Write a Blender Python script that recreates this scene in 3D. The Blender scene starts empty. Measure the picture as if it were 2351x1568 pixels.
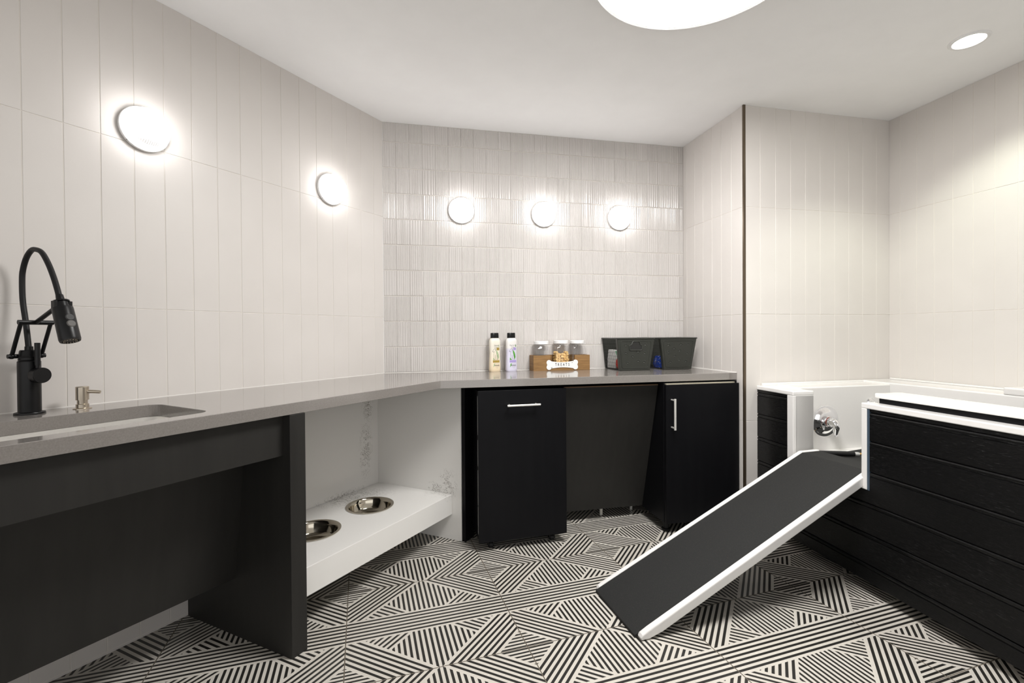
import bpy, bmesh, math, random
from mathutils import Vector, Matrix
random.seed(7)
SC = bpy.context.scene
COL = SC.collection
PI = math.pi

# ------------------------------------------------------------------ camera
H = 1.12024
cd = bpy.data.cameras.new('camera'); cam = bpy.data.objects.new('camera', cd); COL.objects.link(cam)
fw = Vector((0.20553918, 0.97861287, -0.00839586)); rt = Vector((0.97861607, -0.20559498, -0.00642521)); up = Vector((0.00801394, 0.00689569, 0.99994411))
M = Matrix(((rt.x, up.x, -fw.x, 0), (rt.y, up.y, -fw.y, 0), (rt.z, up.z, -fw.z, H), (0, 0, 0, 1)))
cam.matrix_world = M
cd.sensor_width = 36.0; cd.lens = 1061.73 / 2351 * 36; cd.shift_y = -(784 - 774.184) / 2351
cd.clip_start = 0.02
SC.camera = cam
# ------------------------------------------------------------------ world, exposure
w = bpy.data.worlds.new('world'); SC.world = w; w.use_nodes = True
w.node_tree.nodes['Background'].inputs[0].default_value = (1.0, 0.99, 0.97, 1)
w.node_tree.nodes['Background'].inputs[1].default_value = 1.27
SC.view_settings.view_transform = 'Standard'; SC.view_settings.look = 'None'
SC.view_settings.exposure = 0.0; SC.view_settings.gamma = 1.0
SC.view_settings.use_curve_mapping = False
try:
    SC.cycles.max_bounces = 10; SC.cycles.diffuse_bounces = 6; SC.cycles.sample_clamp_indirect = 4.0
except Exception:
    pass
L_BIG, L_DOWN, L_SCONCE = 46.0, 14.0, 15.0

# ------------------------------------------------------------------ frames
CA = 0.85072
tC = Vector((math.cos(CA), math.sin(CA))); nC = Vector((-math.sin(CA), math.cos(CA)))
K = Vector((-0.1821579, 2.88575561))
TA = -0.04694; DT = 1.79421
nT = Vector((math.cos(TA), math.sin(TA))); tT = Vector((-math.sin(TA), math.cos(TA)))
ZC, ZT, ZB = 2.3956, 0.885, 0.845
YA, XB, YA2, XR = 2.88576, 1.81725, 2.28486, 2.82711
def FW(x, y, z): return Vector((x, y, z))
def FC(s, d, z):
    p = K - tC * s - nC * d; return Vector((p.x, p.y, z))
def FT(t, o, z):
    p = tT * t + nT * (DT + o); return Vector((p.x, p.y, z))
def frame(o, a):
    c_, s_ = math.cos(a), math.sin(a)
    return lambda x, y, z: Vector((o[0] + x * c_ - y * s_, o[1] + x * s_ + y * c_, o[2] + z))

# ------------------------------------------------------------------ mesh builder
class MB:
    def __init__(s): s.v = []; s.f = []; s.mi = []
    def add(s, vs, fs, mi=0):
        b = len(s.v); s.v += [Vector(v) for v in vs]
        for f in fs: s.f.append([b + i for i in f]); s.mi.append(mi)
        return s
    def box(s, F, x0, x1, y0, y1, z0, z1, mi=0):
        vs = [F(x, y, z) for z in (z0, z1) for x, y in ((x0, y0), (x1, y0), (x1, y1), (x0, y1))]
        return s.add(vs, [(3, 2, 1, 0), (4, 5, 6, 7), (0, 1, 5, 4), (1, 2, 6, 5), (2, 3, 7, 6), (3, 0, 4, 7)], mi)
    def hexa(s, lo, hi, mi=0):
        return s.add(list(lo) + list(hi), [(3, 2, 1, 0), (4, 5, 6, 7), (0, 1, 5, 4), (1, 2, 6, 5), (2, 3, 7, 6), (3, 0, 4, 7)], mi)
    def prism(s, a, b, mi=0):           # two matching loops
        n = len(a)
        fs = [tuple(range(n))[::-1], tuple(range(n, 2 * n))] + [(i, (i + 1) % n, n + (i + 1) % n, n + i) for i in range(n)]
        return s.add(list(a) + list(b), fs, mi)
    def loft(s, rings, closed=True, cap=True, mi=0):
        n = len(rings[0]); vs = [p for r in rings for p in r]; fs = []
        for k in range(len(rings) - 1):
            for i in range(n if closed else n - 1):
                j = (i + 1) % n
                fs.append((k * n + i, k * n + j, (k + 1) * n + j, (k + 1) * n + i))
        if cap:
            fs.append(tuple(range(n))[::-1]); fs.append(tuple((len(rings) - 1) * n + i for i in range(n)))
        return s.add(vs, fs, mi)
    def lathe(s, F, prof, n=32, cap=True, mi=0, sx=1, sy=1):     # prof (r, z) around local z
        rings = [[F(r * sx * math.cos(2 * PI * i / n), r * sy * math.sin(2 * PI * i / n), z) for i in range(n)] for r, z in prof]
        return s.loft(rings, True, cap, mi)
    def cyl(s, a, b, r0, r1=None, n=20, mi=0):
        r1 = r0 if r1 is None else r1
        return s.rod(a, b, [(0, r0), (1, r1)], n, mi)
    def rod(s, a, b, prof, n=20, mi=0):      # prof [(t, r)]
        a = Vector(a); b = Vector(b); d = (b - a); u = d.normalized().orthogonal().normalized(); w_ = d.normalized().cross(u)
        rings = [[a + d * t + (u * math.cos(2 * PI * i / n) + w_ * math.sin(2 * PI * i / n)) * r for i in range(n)] for t, r in prof]
        return s.loft(rings, True, True, mi)
    def tube(s, pts, r, n=12, mi=0):
        pts = [Vector(p) for p in pts]; rings = []; u = None
        for i, p in enumerate(pts):
            d = (pts[min(i + 1, len(pts) - 1)] - pts[max(i - 1, 0)]).normalized()
            if u is None: u = d.orthogonal().normalized()
            u = (u - d * u.dot(d)).normalized(); w_ = d.cross(u)
            rr = r[i] if isinstance(r, (list, tuple)) else r
            rings.append([p + (u * math.cos(2 * PI * k / n) + w_ * math.sin(2 * PI * k / n)) * rr for k in range(n)])
        return s.loft(rings, True, True, mi)
    def sphere(s, c, rx, ry=None, rz=None, n=16, m=10, F=None, mi=0):
        ry = ry or rx; rz = rz or rx; rings = []
        for k in range(1, m):
            a = PI * k / m
            rings.append([Vector((c[0] + rx * math.sin(a) * math.cos(2 * PI * i / n), c[1] + ry * math.sin(a) * math.sin(2 * PI * i / n), c[2] - rz * math.cos(a))) for i in range(n)])
        if F: rings = [[F(*p) for p in r] for r in rings]
        return s.loft(rings, True, True, mi)

def catmull(pts, k=8):
    P = [Vector(p) for p in pts]; P = [P[0] * 2 - P[1]] + P + [P[-1] * 2 - P[-2]]; out = []
    for i in range(1, len(P) - 2):
        for j in range(k):
            t = j / k
            out.append(0.5 * ((2 * P[i]) + (-P[i - 1] + P[i + 1]) * t + (2 * P[i - 1] - 5 * P[i] + 4 * P[i + 1] - P[i + 2]) * t * t + (-P[i - 1] + 3 * P[i] - 3 * P[i + 1] + P[i + 2]) * t ** 3))
    out.append(P[-2]); return out

def wm(o): return o.matrix_world if o.parent is None else wm(o.parent)
def build(name, mb, mats, parent=None, bevel=0, smooth=False, recalc=True, seg=2, **props):
    if not isinstance(mats, (list, tuple)): mats = [mats]
    me = bpy.data.meshes.new(name)
    inv = wm(parent).inverted() if parent is not None else Matrix()
    me.from_pydata([inv @ v for v in mb.v], [], mb.f)
    for m in mats: me.materials.append(m)
    for p, i in zip(me.polygons, mb.mi): p.material_index = i
    if recalc:
        bm = bmesh.new(); bm.from_mesh(me); bmesh.ops.recalc_face_normals(bm, faces=bm.faces); bm.to_mesh(me); bm.free()
    if smooth:
        me.polygons.foreach_set('use_smooth', [True] * len(me.polygons))
        me.set_sharp_from_angle(angle=math.radians(smooth if smooth is not True else 40))
    o = bpy.data.objects.new(name, me); COL.objects.link(o)
    if parent is not None: o.parent = parent
    if bevel:
        b = o.modifiers.new('bevel', 'BEVEL'); b.width = bevel; b.segments = seg; b.limit_method = 'ANGLE'; b.angle_limit = math.radians(40)
        b.harden_normals = False
    for k_, v_ in props.items(): o[k_] = v_
    return o

def thing(name, label, cat, loc, rotz=0.0, group=None):
    o = bpy.data.objects.new(name, None); COL.objects.link(o)
    o.location = loc; o.rotation_euler = (0, 0, rotz)
    o.matrix_world = Matrix.Translation(Vector(loc)) @ Matrix.Rotation(rotz, 4, 'Z')
    o.empty_display_size = 0.05
    o['label'] = label; o['category'] = cat
    if group: o['group'] = group
    return o
def tag(o, label, cat, group=None):
    o['label'] = label; o['category'] = cat
    if group: o['group'] = group
    return o
def copy_tree(o, parent=None):
    c = o.copy(); COL.objects.link(c)
    if parent is not None: c.parent = parent
    for ch in [x for x in bpy.data.objects if x.parent == o]: copy_tree(ch, c)
    return c
def plate(F, outer, holes, z0, z1, fn=None):   # polygon with holes, extruded in z. points are 2D for F
    bm = bmesh.new(); edges = []
    for loop in [outer] + holes:
        vs = [bm.verts.new(F(p[0], p[1], z1)) for p in loop]
        for i in range(len(vs)): edges.append(bm.edges.new((vs[i], vs[(i + 1) % len(vs)])))
    bmesh.ops.triangle_fill(bm, use_beauty=True, use_dissolve=False, edges=edges)
    r = bmesh.ops.extrude_face_region(bm, geom=list(bm.faces))
    vs = [g for g in r['geom'] if isinstance(g, bmesh.types.BMVert)]
    d = F(0, 0, z0) - F(0, 0, z1)
    bmesh.ops.translate(bm, verts=vs, vec=d)
    mb = MB(); bm.verts.index_update()
    mb.v = [v.co.copy() for v in bm.verts]; mb.f = [[v.index for v in f.verts] for f in bm.faces]; mb.mi = [0] * len(mb.f)
    bm.free(); return mb
def rrect(x0, x1, y0, y1, r, n=6):
    out = []
    for cx, cy, a0 in ((x1 - r, y0 + r, -90), (x1 - r, y1 - r, 0), (x0 + r, y1 - r, 90), (x0 + r, y0 + r, 180)):
        for i in range(n + 1):
            a = math.radians(a0 + 90 * i / n); out.append((cx + r * math.cos(a), cy + r * math.sin(a)))
    return out
def circ(cx, cy, r, n=40): return [(cx + r * math.cos(2 * PI * i / n), cy + r * math.sin(2 * PI * i / n)) for i in range(n)]

# ------------------------------------------------------------------ materials
def mat(name, col, rough=0.5, metal=0.0, spec=0.5, coat=0.0, trans=0.0, emit=None, es=0, ior=1.5):
    m = bpy.data.materials.new(name); m.use_nodes = True; b = m.node_tree.nodes['Principled BSDF']
    b.inputs['Base Color'].default_value = (*col, 1); b.inputs['Roughness'].default_value = rough
    b.inputs['Metallic'].default_value = metal; b.inputs['Specular IOR Level'].default_value = spec
    b.inputs['Coat Weight'].default_value = coat; b.inputs['Transmission Weight'].default_value = trans
    b.inputs['IOR'].default_value = ior
    if emit: b.inputs['Emission Color'].default_value = (*emit, 1); b.inputs['Emission Strength'].default_value = es
    return m
class NT:
    def __init__(s, m): s.m = m; s.t = m.node_tree; s.n = s.t.nodes; s.l = s.t.links; s.b = s.n.get('Principled BSDF')
    def node(s, k, **kw):
        n = s.n.new(k)
        for a, v in kw.items(): setattr(n, a, v)
        return n
    def inp(s, sock, v):
        if isinstance(v, (int, float)): sock.default_value = v
        else: s.l.new(v, sock)
    def m_(s, op, a, b=0.0, c=None):
        n = s.node('ShaderNodeMath', operation=op); s.inp(n.inputs[0], a); s.inp(n.inputs[1], b)
        if c is not None: s.inp(n.inputs[2], c)
        return n.outputs[0]
    def coords(s, scale=(1, 1, 1), rot=(0, 0, 0)):
        tc = s.node('ShaderNodeNewGeometry'); mp = s.node('ShaderNodeMapping'); s.l.new(tc.outputs['Position'], mp.inputs[0])
        mp.inputs['Scale'].default_value = scale; mp.inputs['Rotation'].default_value = rot; return mp.outputs[0]
    def noise(s, vec, scale, detail=4, rough=0.6):
        n = s.node('ShaderNodeTexNoise'); s.l.new(vec, n.inputs['Vector']); n.inputs['Scale'].default_value = scale
        n.inputs['Detail'].default_value = detail; n.inputs['Roughness'].default_value = rough; return n.outputs['Fac']
    def ramp(s, f, stops):
        r = s.node('ShaderNodeValToRGB'); s.l.new(f, r.inputs[0]); e = r.color_ramp.elements
        while len(e) < len(stops): e.new(0.5)
        for el, (p, c) in zip(e, stops): el.position = p; el.color = (*c, 1) if len(c) == 3 else c
        return r.outputs[0]
    def bump(s, h, strength, dist):
        b = s.node('ShaderNodeBump'); s.l.new(h, b.inputs['Height']); b.inputs['Strength'].default_value = strength; b.inputs['Distance'].default_value = dist
        s.l.new(b.outputs[0], s.b.inputs['Normal']); return b.outputs[0]

def mottled(name, c0, c1, scale, rough=0.5, bump=0.0, dist=0.001, stretch=(1, 1, 1), rot=(0, 0, 0), lo=0.35, hi=0.65, **kw):
    m = mat(name, c0, rough, **kw); t = NT(m); v = t.coords(stretch, rot); f = t.noise(v, scale)
    t.l.new(t.ramp(f, [(lo, c0), (hi, c1)]), t.b.inputs['Base Color'])
    if bump: t.bump(f, bump, dist)
    return m

# glazed wall tile: soft per-area tone drift, satin
def tile_mat(name, c0, c1, rough, bmp=0.12):
    m = mat(name, c0, rough, spec=0.45); t = NT(m); v = t.coords(); f = t.noise(v, 3.0, 2)
    t.l.new(t.ramp(f, [(0.3, c0), (0.7, c1)]), t.b.inputs['Base Color'])
    f2 = t.noise(v, 14.0, 3); 
    if bmp: t.bump(f2, bmp, 0.002)
    return m
M_TILE = tile_mat('satin_tile', (0.62, 0.588, 0.560), (0.65, 0.618, 0.590), 0.42)
M_GROUT = mat('grout', (0.70, 0.66, 0.61), 0.9)
M_FLUTE = tile_mat('glossy_fluted_tile', (0.565, 0.538, 0.518), (0.595, 0.568, 0.548), 0.16, 0)
M_CEIL = mottled('ceiling_paint', (0.88, 0.88, 0.88), (0.90, 0.90, 0.90), 5, 0.9)
M_QUARTZ = mottled('grey_quartz', (0.20, 0.183, 0.168), (0.25, 0.232, 0.217), 260, 0.15, lo=0.3, hi=0.7, spec=0.9, coat=0.35)
M_BLACK = mottled('black_laminate', (0.004, 0.004, 0.005), (0.005, 0.005, 0.006), 30, 0.40, stretch=(1, 1, 0.06), spec=0.14)
M_BLACK2 = mottled('charcoal_laminate', (0.013, 0.0122, 0.011), (0.017, 0.016, 0.0145), 25, 0.5, stretch=(1, 1, 0.08), spec=0.4)
M_WHITEQ = mat('white_quartz', (0.72, 0.70, 0.67), 0.3)
def veins(m):
    t = NT(m); v = t.coords(); n2 = t.noise(v, 240, 5, 0.7); n1 = t.noise(v, 22, 5, 0.75)
    tot = None
    for p, rad in ((FC(0.150, 0.016, 0.72), (0.05, 0.05, 0.17)), (FC(0.165, 0.016, 0.46), (0.06, 0.06, 0.20)), (FC(0.33, 0.05, 0.248), (0.28, 0.20, 0.03)), (FC(0.045, 0.50, 0.30), (0.07, 0.09, 0.10)), (FC(0.055, 0.42, 0.27), (0.08, 0.10, 0.04))):
        g = t.node('ShaderNodeNewGeometry'); d1 = t.node('ShaderNodeVectorMath', operation='SUBTRACT'); t.l.new(g.outputs['Position'], d1.inputs[0]); d1.inputs[1].default_value = p
        d2 = t.node('ShaderNodeVectorMath', operation='DIVIDE'); t.l.new(d1.outputs[0], d2.inputs[0]); d2.inputs[1].default_value = rad
        d3 = t.node('ShaderNodeVectorMath', operation='LENGTH'); t.l.new(d2.outputs[0], d3.inputs[0])
        k = t.m_('MAXIMUM', t.m_('SUBTRACT', 1.0, d3.outputs['Value']), 0.0)
        tot = k if tot is None else t.m_('MAXIMUM', tot, k)
    br = t.m_('LESS_THAN', t.m_('ABSOLUTE', t.m_('SUBTRACT', n1, 0.52)), t.m_('MULTIPLY', tot, 0.085))
    k = t.m_('MULTIPLY', br, t.m_('GREATER_THAN', n2, 0.53))
    t.l.new(t.ramp(t.m_('MULTIPLY', k, t.m_('ADD', 0.25, tot)), [(0.0, (0.76, 0.745, 0.72)), (1.0, (0.20, 0.18, 0.155))]), t.b.inputs['Base Color'])
veins(M_WHITEQ)
M_TUB = mat('white_acrylic', (0.76, 0.745, 0.73), 0.14, coat=0.2)
M_STEEL = mottled('brushed_steel', (0.86, 0.84, 0.80), (0.93, 0.91, 0.87), 60, 0.30, stretch=(1, 1, 12), metal=0.55)
M_POL = mat('polished_steel', (0.60, 0.55, 0.46), 0.09, metal=1.0)
M_CHROME = mat('chrome', (0.85, 0.85, 0.86), 0.04, metal=1.0)
M_NICKEL = mat('brushed_nickel', (0.52, 0.46, 0.38), 0.28, metal=1.0)
M_MBLACK = mat('matte_black_metal', (0.004, 0.004, 0.0045), 0.33, spec=0.28)
M_RUBBER = mat('black_rubber', (0.006, 0.006, 0.0065), 0.5, spec=0.3)
M_BRONZE = mat('bronze_trim', (0.13, 0.10, 0.07), 0.35, metal=0.7)
M_GREYP = mat('grey_paint', (0.45, 0.45, 0.44), 0.5)
M_WHITEP = mat('white_plastic', (0.82, 0.82, 0.82), 0.35)
M_PVC = mat('white_pvc', (0.75, 0.73, 0.66), 0.4)
M_BRASS = mat('brass', (0.75, 0.45, 0.12), 0.25, metal=1.0)
M_BLUEC = mat('blue_sealant', (0.045, 0.07, 0.10), 0.5)
M_EDGE = mat('raw_board_edge', (0.13, 0.075, 0.04), 0.8)
M_ALU = mat('aluminium', (0.62, 0.57, 0.45), 0.35, metal=0.6)

# woodgrain embossed black siding
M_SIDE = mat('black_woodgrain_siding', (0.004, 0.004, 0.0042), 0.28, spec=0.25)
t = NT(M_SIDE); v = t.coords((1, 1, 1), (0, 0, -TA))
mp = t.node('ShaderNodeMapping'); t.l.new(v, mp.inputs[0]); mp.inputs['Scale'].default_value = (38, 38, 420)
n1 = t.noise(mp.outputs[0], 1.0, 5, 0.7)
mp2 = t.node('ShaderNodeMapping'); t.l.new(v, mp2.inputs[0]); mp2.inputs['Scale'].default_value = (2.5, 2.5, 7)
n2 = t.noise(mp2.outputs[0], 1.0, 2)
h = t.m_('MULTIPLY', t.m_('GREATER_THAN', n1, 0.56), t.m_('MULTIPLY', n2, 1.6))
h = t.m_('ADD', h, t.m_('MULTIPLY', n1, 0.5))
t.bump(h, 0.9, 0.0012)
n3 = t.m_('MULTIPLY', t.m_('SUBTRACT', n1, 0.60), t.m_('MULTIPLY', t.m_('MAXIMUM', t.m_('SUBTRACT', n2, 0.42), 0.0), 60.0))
t.l.new(t.ramp(n3, [(0.0, (0.004, 0.004, 0.0042)), (0.9, (0.055, 0.055, 0.056))]), t.b.inputs['Base Color'])  # highlights on the embossed grain painted into base colour as pale flecks

# rubber ramp mat with speckle
M_MAT = mat('ramp_mat', (0.03, 0.03, 0.03), 0.8, spec=0.3)
t = NT(M_MAT); v = t.coords(); f = t.noise(v, 500, 2, 0.8); g2 = t.noise(v, 9, 3)
t.l.new(t.ramp(f, [(0.45, (0.014, 0.014, 0.014)), (0.62, (0.018, 0.018, 0.0175)), (0.76, (0.07, 0.066, 0.055))]), t.b.inputs['Base Color'])
t.bump(f, 0.5, 0.0008)

# patterned floor tile: striped geometric print
def floor_mat():
    m = mat('striped_floor_tile', (0.6, 0.57, 0.5), 0.32, spec=0.45); t = NT(m); M_ = t.m_
    g = t.node('ShaderNodeNewGeometry'); sp = t.node('ShaderNodeSeparateXYZ'); t.l.new(g.outputs['Position'], sp.inputs[0])
    x, y = sp.outputs[0], sp.outputs[1]
    a = -0.10798
    U = M_('ADD', M_('MULTIPLY', x, math.cos(a)), M_('MULTIPLY', y, -math.sin(a)))
    V = M_('ADD', M_('MULTIPLY', x, math.sin(a)), M_('MULTIPLY', y, math.cos(a)))
    SU, SV = 0.6190, 0.5671
    U = M_('DIVIDE', M_('ADD', U, 0.0636), SU); V = M_('DIVIDE', M_('SUBTRACT', V, 0.9795), SV)
    fu = M_('FRACT', M_('ADD', U, 50.0)); fv = M_('FRACT', M_('ADD', V, 50.0))
    uu = M_('SUBTRACT', 0.5, M_('ABSOLUTE', M_('SUBTRACT', fu, 0.5)))       # 0..0.5
    ww = M_('ABSOLUTE', M_('SUBTRACT', fv, 0.5))                              # 0..0.5
    gt = lambda a_, b_: M_('GREATER_THAN', a_, b_); lt = lambda a_, b_: M_('LESS_THAN', a_, b_)
    AND = lambda *q: q[0] if len(q) == 1 else M_('MULTIPLY', q[0], AND(*q[1:]))
    def stripes(val, c0, per, duty=0.47):
        ph = M_('FRACT', M_('ADD', M_('DIVIDE', M_('SUBTRACT', val, c0), per), 20.5))
        return lt(M_('ABSOLUTE', M_('SUBTRACT', ph, 0.5)), duty / 2)
    d = M_('SUBTRACT', ww, uu); s_ = M_('ADD', ww, uu)
    band = AND(lt(ww, 0.101), stripes(ww, 0.0182, 0.0363))
    chev = AND(gt(ww, 0.118), gt(d, 0.030), lt(d, 0.312), stripes(d, 0.0500, 0.0485))
    corner = AND(gt(d, 0.333), stripes(ww, 0.488, 0.0296))
    hexa = AND(gt(ww, 0.118), lt(d, 0.008), gt(s_, 0.504), stripes(uu, 0.4842, 0.0316))
    tri = AND(gt(ww, 0.118), lt(d, 0.008), lt(s_, 0.482), stripes(s_, 0.467, 0.0470))
    blk = M_('MAXIMUM', M_('MAXIMUM', band, chev), M_('MAXIMUM', corner, M_('MAXIMUM', hexa, tri)))
    vec = t.coords(); n1 = t.noise(vec, 900, 2, 0.8); n2 = t.noise(vec, 4, 3)
    light = t.ramp(n2, [(0.3, (0.54, 0.508, 0.455)), (0.7, (0.585, 0.553, 0.50))])
    dark = t.ramp(n1, [(0.5, (0.018, 0.017, 0.015)), (0.72, (0.030, 0.029, 0.026)), (0.85, (0.06, 0.058, 0.052))])
    mx = t.node('ShaderNodeMix', data_type='RGBA'); t.l.new(blk, mx.inputs[0]); t.l.new(light, mx.inputs[6]); t.l.new(dark, mx.inputs[7])
    gu = lt(uu, 0.0030); gv = gt(ww, 0.4970)
    gr = M_('MAXIMUM', gu, gv)
    mx2 = t.node('ShaderNodeMix', data_type='RGBA'); t.l.new(gr, mx2.inputs[0]); t.l.new(mx.outputs[2], mx2.inputs[6]); mx2.inputs[7].default_value = (0.13, 0.11, 0.085, 1)
    t.l.new(mx2.outputs[2], t.b.inputs['Base Color'])
    t.inp(t.b.inputs['Roughness'], M_('ADD', 0.34, M_('MULTIPLY', gr, 0.5)))
    t.bump(M_('SUBTRACT', 1.0, gr), 0.4, 0.001)
    return m
M_FLOOR = floor_mat()

# lamps
M_BIG = mat('lamp_diffuser', (0.9, 0.9, 0.9), 0.5, emit=(1.0, 0.985, 0.965), es=L_BIG)
M_DOWN = mat('downlight_lens', (0.9, 0.9, 0.9), 0.5, emit=(0.97, 1.0, 0.86), es=L_DOWN)

# ------------------------------------------------------------------ room shell
fl = MB().add([(-4, -2.6, 0), (3.6, -2.6, 0), (3.6, 4.2, 0), (-4, 4.2, 0), (-4, -2.6, -0.1), (3.6, -2.6, -0.1), (3.6, 4.2, -0.1), (-4, 4.2, -0.1)],
              [(0, 1, 2, 3), (7, 6, 5, 4), (0, 4, 5, 1), (1, 5, 6, 2), (2, 6, 7, 3), (3, 7, 4, 0)])
build('floor', fl, M_FLOOR, kind='structure')
ce = MB().box(FW, -4, 3.6, -2.6, 4.2, ZC, ZC + 0.1)
build('ceiling', ce, M_CEIL, kind='structure')

def tiled(name, F, a0, a1, cols, z0, z1, rows, thick, sgn=-1, gap=0.0008, bev=0.0012, dep=0.0014):
    """F(a, out, z): out = distance in front of the tile face towards the room; slab goes back by thick"""
    mb = MB(); mb.box(F, a0, a1, -thick, -dep, z0, z1, 1)
    ed = sorted(c for c in cols if a0 < c < a1); ed = [a0] + ed + [a1]
    re = sorted(r for r in rows if z0 < r < z1); re = [z0] + re + [z1]
    for i in range(len(ed) - 1):
        for j in range(len(re) - 1):
            l, r = ed[i] + (gap if i else 0), ed[i + 1] - (gap if i < len(ed) - 2 else 0)
            b, t_ = re[j] + (gap if j else 0), re[j + 1] - (gap if j < len(re) - 2 else 0)
            if r - l < 0.004 or t_ - b < 0.004: continue
            jt = [random.uniform(-0.00025, 0.00025) for _ in range(4)]
            vs = [F(l, -dep, b), F(r, -dep, b), F(r, -dep, t_), F(l, -dep, t_),
                  F(l + bev, jt[0], b + bev), F(r - bev, jt[1], b + bev), F(r - bev, jt[2], t_ - bev), F(l + bev, jt[3], t_ - bev)]
            mb.add(vs, [(4, 5, 6), (4, 6, 7), (0, 1, 5, 4), (1, 2, 6, 5), (2, 3, 7, 6), (3, 0, 4, 7)], 0)
    return mb
ROWS = [1.8253 + 0.6055 * k for k in (-3, -2, -1, 0, 1)]
o = build('wall_left', tiled('wall_left', lambda a, q, z: FC(a, q, z), 0, 3.9, [0.0742 + 0.0975 * k for k in range(45)], 0, ZC, ROWS, 0.1), [M_TILE, M_GROUT], recalc=True, kind='structure')
build('wall_return', tiled('wall_return', lambda a, q, z: Vector((XB - q, a, z)), YA2 + 0.004, YA + 0.1, [2.7505 - 0.0905 * k for k in range(-1, 6)], 0, ZC, ROWS, 0.1), [M_TILE, M_GROUT], kind='structure')
build('wall_alcove', tiled('wall_alcove', lambda a, q, z: Vector((a, YA2 - q, z)), XB + 0.009, XR + 0.1, [1.924 + 0.10097 * k for k in range(-1, 10)], 0, ZC, ROWS, 0.1), [M_TILE, M_GROUT], kind='structure')
build('wall_right', tiled('wall_right', lambda a, q, z: Vector((XR - q, a, z)), -2.6, YA2, [2.2198 - 0.0917 * k for k in range(0, 53)], 0, ZC, ROWS, 0.1), [M_TILE, M_GROUT], kind='structure')

# fluted back wall, real relief, each tile with its own flute rhythm
def fluted():
    mb = MB(); mb.box(FW, K.x, XB, YA + 0.0012, YA + 0.1, 0, ZC, 1)
    cols = [K.x] + [-0.1061 + 0.07887 * k for k in range(0, 25) if -0.1061 + 0.07887 * k < XB - 0.004] + [XB]
    rows = [ZC] + [2.2782 - 0.1545 * k for k in range(0, 15) if 2.2782 - 0.1545 * k > 0.02] + [0.0]
    for i in range(len(cols) - 1):
        for j in range(len(rows) - 1):
            l, r = cols[i] + 0.0005, cols[i + 1] - 0.0005; t_, b = rows[j] - 0.0012, rows[j + 1] + 0.0012
            wd = r - l
            kind = random.random()
            nf = random.choice([5, 6, 7]) if kind < 0.5 else random.choice([9, 10, 11]) if kind < 0.85 else random.choice([13, 14])
            amp = random.uniform(0.0022, 0.0036) * (7.0 / nf if nf > 7 else 1) + 0.0003
            skew = random.uniform(-0.5, 0.5); off = random.uniform(-0.0003, 0.0003)
            n = nf * 6 if rows[j + 1] > 0.8 else 2
            pts = []
            for k in range(n + 1):
                u = k / n; ph = u * nf + skew * math.sin(2 * PI * u) * 0.6
                h_ = abs(math.sin(PI * ph)) ** 0.8 * amp + off
                if k in (0, n): h_ = 0.0002
                pts.append((l + wd * u, h_))
            vs = []; bt = 0.0022
            for x_, h_ in pts: vs += [Vector((x_, YA + 0.0012, b)), Vector((x_, YA - h_, b + bt)), Vector((x_, YA - h_, t_ - bt)), Vector((x_, YA + 0.0012, t_))]
            fs = []
            for k in range(n):
                a_, c_ = 4 * k, 4 * (k + 1)
                for q in range(3): fs.append((a_ + q, c_ + q, c_ + q + 1, a_ + q + 1))
            mb.add(vs, fs, 0)
    return mb
o = build('wall_back', fluted(), [M_FLUTE, M_GROUT], recalc=False, kind='structure')
o.data.polygons.foreach_set('use_smooth', [True] * len(o.data.polygons)); o.data.set_sharp_from_angle(angle=math.radians(32))
build('trim_1', MB().box(FW, XB - 0.004, XB + 0.010, YA2 - 0.004, YA2 + 0.005, 0, ZC), M_BRONZE, kind='structure')
# caulk bead where counter meets tiles (continuous)
cb = MB()
cb.prism([FC(3.6, 0.0, ZT), FC(3.6, 0.0025, ZT), FC(3.6, 0.0, ZT + 0.0025)], [FC(0.0, 0.0, ZT), FC(0.0, 0.0025, ZT), FC(0.0, 0.0, ZT + 0.0025)])
cb.prism([FW(K.x, YA, ZT), FW(K.x, YA - 0.004, ZT), FW(K.x, YA, ZT + 0.004)], [FW(XB, YA, ZT), FW(XB, YA - 0.004, ZT), FW(XB, YA, ZT + 0.004)])
cb.prism([FW(XB, YA, ZT), FW(XB - 0.004, YA, ZT), FW(XB, YA, ZT + 0.004)], [FW(XB, 2.345, ZT), FW(XB - 0.004, 2.345, ZT), FW(XB, 2.345, ZT + 0.004)])
build('trim_2', cb, mat('white_caulk', (0.62, 0.60, 0.57), 0.6), kind='structure')

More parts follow.
